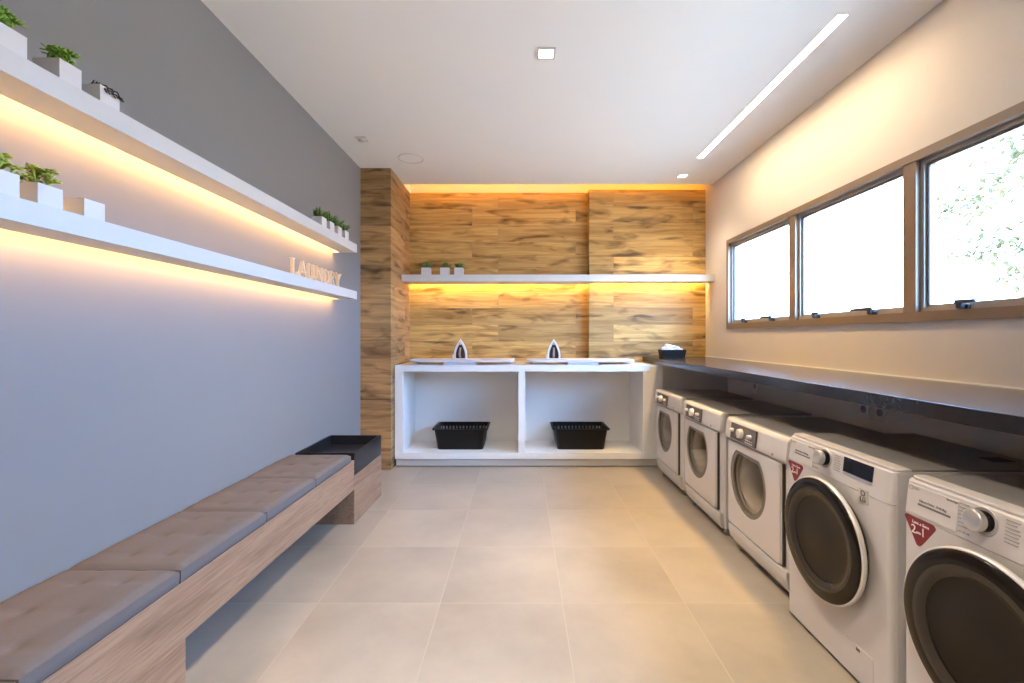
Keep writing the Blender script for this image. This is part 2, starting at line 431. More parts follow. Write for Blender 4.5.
def downlight(x, y, s, label, m=None):
    d = empty('ceiling_downlight', (x, y, ZC), label, 'ceiling light', 'square ceiling downlights')
    o = [(x-s,y-s),(x+s,y-s),(x+s,y+s),(x-s,y+s)]; i_ = [(x-s*.78,y-s*.78),(x+s*.78,y-s*.78),(x+s*.78,y+s*.78),(x-s*.78,y+s*.78)]
    MB().frame(o, i_, 'z', ZC-.008, ZC).obj('trim_ring', M['shelf'], d)
    MB().box(x-s*.78, x+s*.78, y-s*.78, y+s*.78, ZC-.004, ZC-.001).obj('diffuser', m or M['spot'], d)
downlight(.146, 2.65, .052, 'square lit downlight alone in the middle of the ceiling')
downlight(.146, .30, .052, 'added unseen fill downlight on the ceiling over the viewer')  # added out of view to give warm fill light
downlight(.146, -1.6, .052, 'added unseen fill downlight on the ceiling behind the viewer')  # second added fill fixture, also out of view
downlight(1.655, 4.66, .05, 'square lit downlight near the wood wall, beyond the end of the linear ceiling light')
sn = empty('ceiling_sensor', (-1.325, 3.79, ZC), 'small square unlit white sensor on the ceiling near the grey wall', 'sensor')
MB().box(-1.37, -1.28, 3.745, 3.835, ZC-.012, ZC, .003).obj('plate', M['pot'], sn)
MB().lathe([(0,-.022),(.02,-.02),(.03,-.012),(.03,0)], (-1.325,3.79,ZC-.008), (0,0,1), 24).obj('lens', M['socket'], sn)
sp = empty('ceiling_speaker', (-1.02, 4.22, ZC), 'round flush white speaker cover on the ceiling beside the wood column', 'speaker')
MB().lathe([(.118,0),(.118,-.004),(.108,-.005),(.106,-.001)], (-1.02,4.22,ZC), (0,0,1), 48).obj('rim', M['pot'], sp)
MB().lathe([(.106,-.001),(0,-.002)], (-1.02,4.22,ZC), (0,0,1), 48).obj('cover', M['ceiling'], sp)
cv = empty('led_strip', (0, YC+.03, ZC+.1), 'amber light strip hidden in the ceiling slot above the wood wall', 'light strip')
MB().box(-1.27, XR-.02, YC+.002, YC+.05, ZC+.03, ZC+.05).obj('profile', M['silver'], cv)
MB().box(-1.26, XR-.03, YC+.014, YC+.04, ZC+.05, ZC+.056).obj('diode_band', M['led_cove'], cv)

# ------------------------------------------------------------------ shelves
def left_shelf(z0, z1, label):
    y0, y1, xf, slot = -1.2, 3.81, -1.373, .062
    s = empty('wall_shelf', (XL, (y0+y1)/2, z0), label, 'shelf', 'floating shelves on the grey wall')
    b = MB()
    b.prism([(XL+.0005, z1-.014), (XL+slot, z1-.014), (XL+slot, z0), (xf, z0), (xf, z1), (XL+.0005, z1)], 'y', y0, y1)
    b.box(XL+.0005, XL+slot, y1-.012, y1, z0, z1-.014)
    b.obj('shelf_board', M['shelf'], s)
    MB().box(XL+.036, XL+.056, y0+.02, y1-.02, z1-.021, z1-.0145).obj('light_strip', M['led_warm'], s)
    return s
left_shelf(2.010, 2.077, 'upper long white floating shelf with a glowing underside on the grey wall')
left_shelf(1.620, 1.686, 'lower long white floating shelf with a glowing underside, carrying the LAUNDRY letters')
bs = empty('wall_shelf', (0, 5.2, 1.9), 'long white floating shelf with an amber-lit underside across the wood wall', 'shelf')
b = MB()
zs0, zs1, ysf = 1.899, 1.972, 4.86
b.prism([(5.2255, zs1-.014), (5.156, zs1-.014), (5.156, zs0), (ysf, zs0), (ysf, zs1), (5.2255, zs1)], 'x', -1.2755, .765)
b.prism([(5.1155, zs1-.014), (5.046, zs1-.014), (5.046, zs0), (ysf, zs0), (ysf, zs1), (5.1155, zs1)], 'x', .765, XR-.0005)
b.obj('shelf_board', M['shelf'], bs)
MB().box(-1.26, .75, 5.160, 5.178, zs1-.021, zs1-.0145).obj('light_strip', M['led_amber'], bs)
MB().box(.78, XR-.015, 5.050, 5.068, zs1-.021, zs1-.0145).obj('light_strip', M['led_amber'], bs)

# ------------------------------------------------------------------ LAUNDRY letters
LZ, LH, LXf, LXb = 1.6865, .102, -1.385, -1.405
TK, TN = .013, .008
def stroke(m, p, q, w):
    p, q = Vector(p), Vector(q); d = (q-p).normalized(); n = Vector((-d.y, d.x)) * w/2
    m.prism([tuple(p+n), tuple(p-n), tuple(q-n), tuple(q+n)], 'x', LXb, LXf)
def serif(m, x, z, w=.03, up=True):
    m.box(LXb, LXf, x-w/2, x+w/2, z if up else z-.006, z+.006 if up else z)
def letter(ch, y0, y1):
    m = MB(); a, b = LZ, LZ+LH; w = y1-y0
    def st(x0, z0, x1, z1, t): stroke(m, (y0+x0*w, a+z0*LH), (y0+x1*w, a+z1*LH), t)
    def sf(x, top, ww=.03): serif(m, y0+x*w, b if top else a, ww, up=not top)
    if ch == 'L': st(.2,0,.2,1,TK); sf(.2,1); st(0,.03,.95,.03,.007); st(.93,0,.93,.25,.008)
    if ch == 'A': st(.1,0,.5,1,TN); st(.5,1,.88,0,TK); st(.25,.33,.74,.33,.007); sf(.1,0); sf(.88,0)
    if ch == 'U':
        st(.18,.25,.18,1,TK); st(.82,.25,.82,1,TN); sf(.18,1); sf(.82,1)
        pts = [(.5-.32*math.cos(t*math.pi/8), .27-.24*math.sin(t*math.pi/8)) for t in range(9)]
        for p, q in zip(pts, pts[1:]): st(*p, *q, .012)
    if ch == 'N': st(.16,0,.16,1,TN); st(.84,0,.84,1,TN); st(.16,.97,.84,.03,TK); sf(.16,0,.026); sf(.84,1,.026); sf(.12,1,.02)
    if ch == 'D':
        st(.2,0,.2,1,TK); sf(.16,0,.024); sf(.16,1,.024)
        pts = [(.2+.68*math.sin(t*math.pi/10), .5+.46*math.cos(t*math.pi/10)) for t in range(11)]
        for p, q in zip(pts, pts[1:]): st(*p, *q, .012)
    if ch == 'R':
        st(.2,0,.2,1,TK); sf(.2,0); sf(.16,1,.024)
        pts = [(.2+.55*math.sin(t*math.pi/8), .74+.23*math.cos(t*math.pi/8)) for t in range(9)]
        for p, q in zip(pts, pts[1:]): st(*p, *q, .011)
        st(.45,.5,.88,0,TK); sf(.9,0,.02)
    if ch == 'Y': st(.5,0,.5,.48,TK); st(.1,1,.5,.46,TK); st(.9,1,.5,.46,TN); sf(.1,1); sf(.9,1,.026); sf(.5,0)
    o = m.obj('letter', M['letter'])
    where = {'L':'first of the word','A':'second of the word','U':'third of the word','N':'middle of the word','D':'fifth of the word','R':'last but one','Y':'last of the word'}[ch]
    tag(o, f'tan wooden standing letter {ch} on the lower shelf, {where}', 'letter', 'wooden letters on the lower shelf')
for ch, y0, y1 in (('L',2.76,2.842),('A',2.85,2.95),('U',2.963,3.0625),('N',3.077,3.19),('D',3.209,3.294),('R',3.304,3.394),('Y',3.408,3.515)):
    letter(ch, y0, y1)

# ------------------------------------------------------------------ potted succulents
def pot_mb(x0, x1, y0, y1, z0, z1, w=.006):
    m = MB(); o = [(x0,y0),(x1,y0),(x1,y1),(x0,y1)]; i_ = [(x0+w,y0+w),(x1-w,y0+w),(x1-w,y1-w),(x0+w,y1-w)]
    m.frame(o, i_, 'z', z0, z1); m.box(x0+w, x1-w, y0+w, y1-w, z0+.001, z0+.006)
    return m
def rosette(m, c, n, ln, wd, lift, rnd):
    for k in range(n):
        a = k*2.399 + rnd.random()*.3; e = lift + .9*k/n
        d = (math.cos(a)*math.cos(e), math.sin(a)*math.cos(e), math.sin(e))
        m.leaf(c, d, (0,0,1), ln*(1-.45*k/n)*(.85+.3*rnd.random()), wd, .22)
def potted(x0, x1, y0, y1, z0, z1, label, kind, group, seed):
    rnd = random.Random(seed)
    cx, cy = (x0+x1)/2, (y0+y1)/2
    r = empty('potted_succulent', (cx, cy, z0), label, 'potted plant', group)
    pot_mb(x0, x1, y0, y1, z0, z1).obj('pot', M['pot'], r)
    MB().box(x0+.006, x1-.006, y0+.006, y1-.006, z1-.016, z1-.006).obj('soil', M['soil'], r)
    m = MB(); R = (x1-x0)/2
    if kind == 'spiky':
        for k in range(9):
            a, q = rnd.random()*6.28, rnd.random()*R*.8
            c = (cx+q*math.cos(a), cy+q*math.sin(a)*1.15, z1-.008)
            top = (c[0]+rnd.uniform(-.012,.012), c[1]+rnd.uniform(-.012,.012), z1+rnd.uniform(.012,.045))
            m.tube([c, top], .0025, 5)
            rosette(m, top, 13, .036, .010, -.2, rnd)
        m.obj('foliage', M['leaf'], r)
    elif kind == 'jade':
        for k in range(16):
            a, q = rnd.random()*6.28, rnd.random()*R*.85
            c = (cx+q*math.cos(a), cy+q*math.sin(a), z1-.008)
            top = (c[0]+rnd.uniform(-.018,.018), c[1]+rnd.uniform(-.018,.018), z1+rnd.uniform(.010,.046))
            m.tube([c, top], .003, 5)
            rosette(m, top, 9, .026, .014, -.1, rnd)
        m.obj('foliage', M['leaf_y'], r)
    elif kind == 'small':
        for k in range(6):
            a, q = rnd.random()*6.28, rnd.random()*R*.6
            c = (cx+q*math.cos(a), cy+q*math.sin(a), z1-.008)
            rosette(m, c, 9, .09, .016, .75, rnd)
        m.obj('foliage', M['leaf_d'], r)
    elif kind == 'sprig':
        for k in range(7):
            y = y0 + (y1-y0)*(k+.5)/7; x = x1-.004 if k % 2 else cx
            pts = [(cx-.01, y, z1-.01), (cx, y+.004, z1+.010+.006*rnd.random()), (x+.004, y+.008, z1+.006), (x1+.004, y+.01, z1-.006-.008*rnd.random())]
            m.tube(pts, [.002,.002,.0022,.003], 6)
            m.leaf(pts[-1], (.3,.2,-1), (1,0,0), .012, .009, .3); m.leaf(pts[1], (.1,.5,.9), (1,0,0), .010, .006)
        m.obj('foliage', M['sprig'], r)
    elif kind == 'stubs':
        for k in range(16):
            p = (rnd.uniform(x0+.01, x1-.01), rnd.uniform(y0+.01, y1-.01), z1-.008)
            m.leaf(p, (rnd.uniform(-.3,.3), rnd.uniform(-.3,.3), 1), (1,0,0), .014, .005)
        m.obj('foliage', M['sprig'], r)
    return r
gu, gl_, gf, gb = 'pots at the near end of the upper shelf', 'pots at the near end of the lower shelf', 'small pots at the far end of the upper shelf', 'pots on the wood wall shelf'
zu, zl = 2.077, 1.686
potted(-1.457, -1.376, 1.185, 1.268, zu, zu+.061, 'square white pot with spiky green plant on the upper shelf, cut by the photo edge', 'spiky', gu, 1)
potted(-1.457, -1.376, 1.357, 1.425, zu, zu+.061, 'square white pot with spiky green plant, second along the upper shelf', 'spiky', gu, 5)
potted(-1.440, -1.376, 1.488, 1.560, zu, zu+.056, 'white pot with drooping black sprigs on the upper shelf, beside a spiky green plant', 'sprig', gu, 3)
potted(-1.445, -1.376, 1.178, 1.249, zl, zl+.063, 'square white pot of yellow-green jade on the lower shelf, cut by the photo edge', 'jade', gl_, 4)
potted(-1.445, -1.376, 1.296, 1.367, zl, zl+.060, 'square white pot of yellow-green jade, second along the lower shelf', 'jade', gl_, 9)
potted(-1.445, -1.376, 1.434, 1.505, zl, zl+.057, 'square white pot with only dark stubs on the lower shelf, after the jade plants', 'stubs', gl_, 6)
far_names = ('tiny white pot of green leaves, first of four at the upper shelf end',
             'tiny white pot of green leaves, second of four at the upper shelf end',
             'tiny white pot of green leaves, third of four at the upper shelf end',
             'tiny white pot of green leaves closest to the far tip of the upper shelf')
for k, y in enumerate((3.155, 3.29, 3.43, 3.57)):
    potted(-1.452, -1.380, y, y+.075, zu, zu+.066, far_names[k], 'small', gf, 20+k)
for k, (xa, nm) in enumerate(((-1.071, 'small white pot with green sprout on the wood wall shelf, next to the wood column'),
                              (-.868, 'small white pot with green sprout, middle of three on the wood wall shelf'),
                              (-.717, 'small white pot with green sprout on the wood wall shelf, farthest from the column'))):
    potted(xa, xa+.092, 4.885, 4.977, zs1, zs1+.078, nm, 'small', gb, 30+k)

# ------------------------------------------------------------------ bench with cushions and tray
def fxb(y, off=0): return -1.160 - (3.2-y)*.0143 + off
def slab(m, y0, y1, z0, z1, off=0, back=XL+.0006, bev=0):
    m.prism([(back, y0), (fxb(y0, off), y0), (fxb(y1, off), y1), (back, y1)], 'z', z0, z1, bev)
    return m
be = empty('bench', ((XL-1.16)/2, 2.0, 0), 'long low oak bench along the grey wall with block legs', 'bench')
slab(MB(), .30, 3.168, .242, .448, bev=.002).obj('seat_beam', M['bench'], be)
slab(MB(), 3.168, 3.756, 0, .338, bev=.002).obj('leg', M['bench'], be)
slab(MB(), 1.0, 1.606, 0, .242, bev=.002).obj('leg', M['bench'], be)
tr = empty('storage_tray', ((XL-1.16)/2, 3.46, .338), 'black open box sunk in the far end of the bench', 'tray')
y0, y1 = 3.170, 3.750
b0, f0, f1 = XL+.002, fxb(y0), fxb(y1)
tw = .014
MB().frame([(b0,y0),(f0,y0),(f1,y1),(b0,y1)], [(b0+tw,y0+tw),(f0-tw,y0+tw),(f1-tw,y1-tw),(b0+tw,y1-tw)], 'z', .3385, .497).obj('rim_wall', M['black_lac'], tr)
MB().prism([(b0+tw,y0+tw),(f0-tw,y0+tw),(f1-tw,y1-tw),(b0+tw,y1-tw)], 'z', .3385, .425).obj('base_panel', M['black_lac'], tr)

def cushion(y0, y1, label):
    m = MB(); nx, ny = 26, 34; z0, zt = .449, .508
    r = random.Random(int(y0*1000))
    dim = [(u + r.uniform(-.02,.02), v + r.uniform(-.02,.02)) for u in (.34, .70) for v in (.18, .5, .82)]
    def pos(u, v, top):
        y = y0 + (y1-y0)*v; xb = XL+.003; xf = fxb(y, .003)
        x = xb + (xf-xb)*u
        return x, y
    G = []
    for j in range(ny+1):
        row = []
        for i in range(nx+1):
            u, v = i/nx, j/ny
            x, y = pos(u, v, True)
            eu, ev = min(u, 1-u)*.40, min(v, 1-v)*(y1-y0)
            e = min(eu, ev)
            h = zt - .012*max(0, 1-e/.018)**2 + .008*(1-(2*u-1)**4)*(1-(2*v-1)**4)
            for (du, dv) in dim:
                dd = ((u-du)*.40)**2 + ((v-dv)*(y1-y0))**2
                h -= .013*math.exp(-dd/(2*.011**2)) + .007*math.exp(-dd/(2*.035**2))
            for v_ in (.18, .5, .82):
                h -= .0028*math.exp(-((v-v_)*(y1-y0)/.010)**2)
            for u_ in (.34, .70):
                h -= .0012*math.exp(-((u-u_)*.40/.012)**2)
            row.append(m.bm.verts.new((x, y, h)))
        G.append(row)
    for j in range(ny):
        for i in range(nx): m.bm.faces.new([G[j][i], G[j][i+1], G[j+1][i+1], G[j+1][i]])
    # sides in two rows, slightly bulged
    loop = [G[0][i] for i in range(nx+1)] + [G[j][nx] for j in range(1, ny+1)] + [G[ny][i] for i in range(nx-1, -1, -1)] + [G[j][0] for j in range(ny-1, 0, -1)]
    prev = loop
    for zz, grow in ((.497, .0025), (.476, .0035), (.455, .002), (z0, -.003)):
        cur = []
        for v in loop:
            x, y = v.co.x, v.co.y
            if x > XL+.02 and abs(x-fxb(y, .003)) < 1e-4: x += grow
            if abs(y-y0) < 1e-5: y -= grow*.6
            if abs(y-y1) < 1e-5: y += grow*.6
            cur.append(m.bm.verts.new((x, y, zz)))
        for k in range(len(loop)):
            q = (k+1) % len(loop); m.bm.faces.new([prev[k], prev[q], cur[q], cur[k]])
        prev = cur
    m.bm.faces.new(prev)
    o = m.obj('seat_cushion', M['fabric'], None, smooth=55)
    tag(o, label, 'cushion', 'tufted cushions on the bench')
cushion(2.588, 3.090, 'grey-brown tufted cushion on the bench, next to the black box')
cushion(2.100, 2.578, 'grey-brown tufted cushion on the bench, second from the black box')
cushion(1.577, 2.090, 'grey-brown tufted cushion on the bench, third from the black box')
cushion(1.075, 1.567, 'grey-brown tufted cushion nearest the viewer, over the near bench leg')
cushion(.40, 1.065, 'corner of a dark tufted cushion cut by the bottom left photo edge')

# ------------------------------------------------------------------ white open storage unit with ironing boards
CX0, CX1, CY0 = -1.266, 1.420, 4.56
cu = empty('storage_unit', (.07, 4.8, 0), 'long white open storage unit with two bays under the ironing boards', 'cabinet')
CB = 5.112
MB().box(CX0, CX1, CY0, CB, .958, 1.020, .002).obj('top_panel', M['white'], cu)
MB().box(CX0, CX1, CY0, CB, .082, .143, .002).obj('bottom_panel', M['white'], cu)
MB().box(CX0, CX0+.082, CY0, CB, .143, .958, .001).obj('side_panel', M['white'], cu)
MB().box(1.222, CX1, CY0, CB, .143, .958, .001).obj('side_panel', M['white'], cu)
MB().box(-.026, .042, CY0, CB, .143, .958, .001).obj('divider', M['white'], cu)
MB().box(CX0+.082, -.026, CB-.016, CB, .143, .958).obj('back_panel', M['white'], cu)
MB().box(.042, 1.222, CB-.016, CB, .143, .958).obj('back_panel', M['white'], cu)
MB().box(CX0+.012, CX1, 4.578, 4.60, .010, .080).obj('kickboard', M['kick'], cu)
MB().box(CX0+.012, CX1, 4.60, 5.10, 0, .080).obj('plinth', M['gap_shade'], cu)
struct('trim_6', MB().box(CX0, .765, CB, 5.226, .9, 1.02), M['white'])

def ironing_board(x0, x1, xc0, xc1, label):
    r = empty('ironing_board', ((x0+x1)/2, 4.9, 1.02), label, 'ironing board', 'ironing boards on the white unit')
    ya, yb = 4.69, 5.07
    pts = []
    for (cx, cy, a0) in ((x1-.05, yb-.05, 0), (x0+.08, yb-.08, 90), (x0+.08, ya+.08, 180), (x1-.05, ya+.05, 270)):
        rad = .05 if cx > (x0+x1)/2 else .08
        for k in range(7): t = math.radians(a0+k*15); pts.append((cx+rad*math.cos(t), cy+rad*math.sin(t)))
    MB().prism(pts, 'z', 1.046, 1.070, .004).obj('board_top', M['board'], r)
    MB().box(xc0, xc1, 4.612, 5.02, 1.0205, 1.046, .003).obj('bracket', M['board_grey'], r)
    for xx in (x0+.03, x1-.07):
        MB().box(xx, xx+.04, 4.95, 5.02, 1.0205, 1.046, .002).obj('rest_block', M['board_grey'], r)
ironing_board(-1.17, -.072, -.785, -.475, 'pale ironing board on the white unit, beside the wood column')
ironing_board(.06, 1.178, .475, .785, 'pale ironing board on the white unit, beside the dark stone worktop')

def arch(w, h, n=10, k=.62):
    """pointed arch outline, closed, bottom centre at 0,0"""
    R = []
    for i in range(n+1):
        t = i/n; R.append((w/2*(1-t**2.1)*(1+.10*math.sin(t*math.pi)), h*t))
    return R + [(-x, z) for x, z in R[-2::-1]]
def iron(cx, label):
    y = 4.86; z = 1.0715
    r = empty('steam_iron', (cx, y, z), label, 'iron', 'irons standing on the boards')
    def A(w, h, z0=0, dx=0): return [(cx+dx+x, z+z0+zz) for x, zz in arch(w, h)]
    MB().prism(A(.125, .215), 'y', y+.03, y+.038, .002).obj('soleplate', M['chrome'], r)
    m = MB(); o, i_ = A(.135, .212), A(.100, .174, .006)
    m.frame(o, i_, 'y', y-.030, y+.028)
    m.obj('shell', M['iron_white'], r, smooth=40)
    MB().prism(A(.103, .178, .005), 'y', y+.004, y+.020).obj('recess', M['iron_dark'], r)
    h = MB(); h.tube([(cx-.004, y-.01, z+.016), (cx-.006, y-.035, z+.05), (cx-.003, y-.035, z+.085), (cx, y-.012, z+.118)], [.011,.012,.011,.009], 10)
    h.obj('handle', M['iron_grip'], r)
    MB().lathe([(0,-.012),(.014,-.011),(.016,0)], (cx, y-.028, z+.165), (0,1,0), 20).obj('spray_button', M['silver'], r)
    MB().box(cx-.085, cx-.058, y-.02, y+.02, z, z+.048, .006).obj('water_tank', M['iron_white'], r)
iron(-.645, 'white steam iron upright on the ironing board beside the wood column')
iron(.350, 'white steam iron upright on the ironing board beside the stone worktop')

def basket(x0, x1, label, flip=1):
    """plastic laundry basket with slotted tapering walls"""
    ya, yb, z0, z1 = 4.70, 5.04, .1435, .372
    cx, cy = (x0+x1)/2, (ya+yb)/2
    r = empty('laundry_basket', (cx, cy, z0), label, 'basket', 'black laundry baskets in the white unit')
    hx0, hy0 = (x1-x0)/2, (yb-ya)/2
    def loop(s, z, extra=0):
        pts = []; hx, hy, rad = hx0*s+extra, hy0*s+extra, .035
        for (sx, sy, a0) in ((1,1,0),(-1,1,90),(-1,-1,180),(1,-1,270)):
            for k in range(5):
                t = math.radians(a0+k*22.5); pts.append((cx+sx*(hx-rad)+rad*math.cos(t), cy+sy*(hy-rad)+rad*math.sin(t)))
        # densify straight runs
        out = []
        for i, p in enumerate(pts):
            q = pts[(i+1) % len(pts)]; d = math.dist(p, q); n = (24 if (i // 5) % 2 == 0 else 15) if i % 5 == 4 else 1
            for k in range(n): out.append((p[0]+(q[0]-p[0])*k/n, p[1]+(q[1]-p[1])*k/n, z))
        return out
    zs = [0, .012, .05, .085, .110, .117, .142, .149, .174, .182, .212]
    m = MB(); rows = []
    for zz in zs:
        s = 1 + .14*zz/.212
        rows.append([m.bm.verts.new(p) for p in loop(s, z0+zz)])
    n = len(rows[0])
    for a, (A, B) in enumerate(zip(rows, rows[1:])):
        for k in range(n):
            slot = (a in (3, 5, 7)) and (k % 2 == 0)
            back = rows[0][k].co.y > cy + .05
            if slot and back: continue
            m.bm.faces.new([A[k], A[(k+1) % n], B[(k+1) % n], B[k]])
    m.bm.faces.new(rows[0])
    o = m.obj('basket_wall', M['blackp'], r)
    sm = o.modifiers.new('thick', 'SOLIDIFY'); sm.thickness = .004; sm.offset = 0
    l0, l1 = loop(1.14, 0, .0), loop(1.14, 0, .022)
    MB().frame([p[:2] for p in l1], [p[:2] for p in l0], 'z', z0+.206, z0+.217).obj('rim', M['blackp'], r)
basket(-.862, -.396, 'black plastic laundry basket in the bay beside the wood column')
basket(.378, .860, 'black plastic laundry basket in the bay nearest the dryers')

# ------------------------------------------------------------------ dark stone worktop, tissue box, sockets
ct = empty('worktop', (1.72, 3.0, 1.034), 'long dark polished stone worktop running over the washers and dryers', 'worktop')
MB().box(1.37, XR-.0005, -1.5, 5.1155, 1.034, 1.087, .002).obj('slab', M['stone'], ct)
tb = empty('tissue_box', (1.6, 4.80, 1.087), 'black open box holding crumpled white tissues on the dark stone worktop', 'tissue box')
tx0, tx1, ty0, ty1, tz = 1.477, 1.70, 4.72, 4.86, 1.0875
m = MB()
def q4(e, z): return [(tx0-e,ty0-e,z),(tx1+e,ty0-e,z),(tx1+e,ty1+e,z),(tx0-e,ty1+e,z)]
L = [[m.bm.verts.new(p) for p in q4(e, z)] for e, z in ((0,tz),(.012,tz+.085),(.006,tz+.085),(-.004,tz+.012))]
m.bm.faces.new(L[0][::-1]); m.bm.faces.new(L[3])
for A, B in zip(L, L[1:]):
    for k in range(4): m.bm.faces.new([A[k], A[(k+1)%4], B[(k+1)%4], B[k]])
m.obj('box', M['blackp'], tb)
for (x, z, rx, rz, sd) in ((1.545, .095, .055, .045, 1), (1.615, .088, .065, .038, 2), (1.655, .075, .045, .028, 3)):
    m = MB(); bmesh.ops.create_icosphere(m.bm, subdivisions=3, radius=1); rr = random.Random(sd)
    ph = [rr.uniform(0, 6) for _ in range(6)]
    for v in m.bm.verts:
        d = 1 + .16*math.sin(5*v.co.x+ph[0]+3*v.co.z)+.14*math.sin(7*v.co.y+ph[1]+4*v.co.x)+.08*math.sin(11*v.co.z+ph[2])
        v.co = Vector((x+v.co.x*d*rx, 4.79+v.co.y*d*.045, tz+z+v.co.z*d*rz))
    m.obj('tissue', M['tissue'], tb, smooth=25)
for k, (y, nm) in enumerate(((4.02, 'small wall socket under the worktop behind the dryers'),
                             (2.745, 'one of two wall sockets under the worktop, the one closer to the wood wall'),
                             (2.62, 'one of two wall sockets under the worktop, the one closer to the viewer'))):
    s = empty('wall_socket', (XR, y, .87), nm, 'socket', 'sockets under the worktop')
    MB().box(XR-.010, XR-.0005, y-.038, y+.038, .81, .93, .004).obj('plate', M['socket'], s)
    MB().lathe([(.022,0),(.022,-.003),(.018,-.004),(.016,-.0005),(0,-.0005)], (XR-.010, y, .87), (1,0,0), 24).obj('outlet', M['ink'], s)

# ------------------------------------------------------------------ dryers
def rrect(y0, y1, z0, z1, r, n=8):
    P = []
    for (cy, cz, a0) in ((y1-r,z1-r,0),(y0+r,z1-r,90),(y0+r,z0+r,180),(y1-r,z0+r,270)):
        for k in range(n+1):
            t = math.radians(a0+90*k/n); P.append((cy+r*math.cos(t), cz+r*math.sin(t)))
    return P
def by_angle(outer, n, c):
    """resample a star-shaped outline about c at n equal angles"""
    out = []
    for k in range(n):
        t = 2*math.pi*k/n; d = (math.cos(t), math.sin(t)); best = 0
        for i in range(len(outer)):
            p, q = outer[i], outer[(i+1) % len(outer)]
            ex, ez = q[0]-p[0], q[1]-p[1]; det = d[0]*(-ez) + ex*d[1]
            if abs(det) < 1e-12: continue
            px, pz = p[0]-c[0], p[1]-c[1]
            s = (px*(-ez) + ex*pz)/det; u = (d[0]*pz - d[1]*px)/det
            if s > 0 and -1e-6 <= u <= 1+1e-6: best = max(best, s)
        out.append((c[0]+d[0]*best, c[1]+d[1]*best))
    return out
def dryer(ya, label):
    yb = ya + .638; X = 1.296; xb = 1.90; zt = .808
    r = empty('dryer', (1.6, (ya+yb)/2, 0), label, 'dryer', 'front-loading dryers under the worktop')
    n = 96
    wc = (ya+.395, .474)                                           # centre of the door window
    Rw = .203
    circ = [(wc[0]+Rw*math.cos(2*math.pi*k/200), min(wc[1]+.152, wc[1]+Rw*math.sin(2*math.pi*k/200))) for k in range(200)]
    hole = by_angle(circ, n, wc)
    hole_in = [(wc[0]+(p[0]-wc[0])*.86, wc[1]+(p[1]-wc[1])*.86) for p in hole]
    # cabinet: shell open at the front, chamfered front corners
    c = MB()
    ch = .03
    prof = [(xb, ya+.004), (X+.012+ch, ya+.004), (X+.022, ya+.004+ch*.55), (X+.022, yb-.004-ch*.55), (X+.012+ch, yb-.004), (xb, yb-.004)]
    lo = [c.bm.verts.new((x, y, .05)) for x, y in prof]; hi = [c.bm.verts.new((x, y, .79)) for x, y in prof]
    for k in range(6):
        if k == 2: continue
        c.bm.faces.new([lo[k], lo[(k+1) % 6], hi[(k+1) % 6], hi[k]])
    c.bm.faces.new(lo); c.bm.faces.new(hi)
    fr = rrect(ya+.004+ch*.55, yb-.004-ch*.55, .05, .79, .001)
    c.frame(by_angle(fr, n, wc), by_angle([(wc[0]+.17*math.cos(2*math.pi*k/120), min(wc[1]+.13, wc[1]+.17*math.sin(2*math.pi*k/120))) for k in range(120)], n, wc), 'x', X+.0221, X+.03)
    c.obj('cabinet', M['appliance'], r, recalc=True)
    MB().box(X+.06, xb, ya+.004, yb-.004, .7905, .803, .003).obj('top_plate', M['appliance_top_shade'], r)
    # drum behind the glass
    d = MB(); d.lathe([(.19,0),(.20,.02),(.235,.06),(.235,.40),(.22,.42),(0,.42)], (X+.04, wc[0], .475), (1,0,0), 64)
    for k in range(3):
        a = k*2.094+.6; p = (wc[0]+.222*math.cos(a), .475+.222*math.sin(a))
        d.cyl((X+.11, *p), (X+.44, *p), .022, .018, 10)
    d.obj('drum', M['drum'], r)
    MB().lathe([(.172,0),(.150,.012),(.138,.05),(.132,.10),(.140,.10),(.147,.05),(.160,.018),(.172,.010)], (X+.034, wc[0], .462), (1,0,0), 56, closed=True).obj('streak_ring', M['appliance'], r)  # pale ring added to imitate streaks reflected in the window
    # door with window
    do = MB()
    outer = rrect(ya+.055, yb-.004, .158, .672, .012)
    oa = by_angle(outer, n, wc)
    oi = [(wc[0]+(p[0]-wc[0])*.975, wc[1]+(p[1]-wc[1])*.985) for p in oa]
    do.frame(oa, by_angle([(wc[0]+(p[0]-wc[0])*1.02, wc[1]+(p[1]-wc[1])*1.02) for p in hole], n, wc), 'x', X+.006, X+.0218)
    do.frame(oi, hole, 'x', X, X+.006)
    door = do.obj('door', M['appliance'], r)
    MB().frame(hole, hole_in, 'x', X+.004, X+.012).obj('window_bezel', M['bezel'], door)
    MB().prism([(wc[0]+(p[0]-wc[0])*.995, wc[1]+(p[1]-wc[1])*.995) for p in hole], 'x', X+.013, X+.017).obj('door_glass', M['dryer_glass'], door)
    MB().box(X+.008, X+.021, ya+.0475, ya+.0545, .16, .672).obj('gap_shade', M['gap_shade'], door)  # dark strip put in for the shadowed gap beside the door
    # toe panel, curved in at the bottom
    MB().prism([(X+.003,.152),(X+.003,.11),(X+.012,.07),(X+.03,.05),(X+.06,.05),(X+.06,.152)], 'y', ya+.012, yb-.004, .004).obj('toe_panel', M['appliance'], r)
    # control panel
    cp = MB().prism([(X-.014,.682),(X-.018,.70),(X-.008,.792),(X+.006,.808),(X+.062,.808),(X+.062,.682)], 'y', ya+.004, yb-.002, .007, 3)
    # slant the near end of the panel
    for v in cp.bm.verts:
        if v.co.y < ya+.03 and v.co.x < X+.03: v.co.x += (ya+.03-v.co.y)*.9
    pan = cp.obj('control_panel', M['appliance'], r, smooth=30)
    def px(z): return X-.018 + (z-.70)*(.010/.092)
    y0, y1 = ya+.27, ya+.562
    g = MB(); g.prism([(px(.694)-.0015,.694),(px(.787)-.0015,.787),(px(.787)+.006,.787),(px(.694)+.006,.694)], 'y', y0, y1, .001)
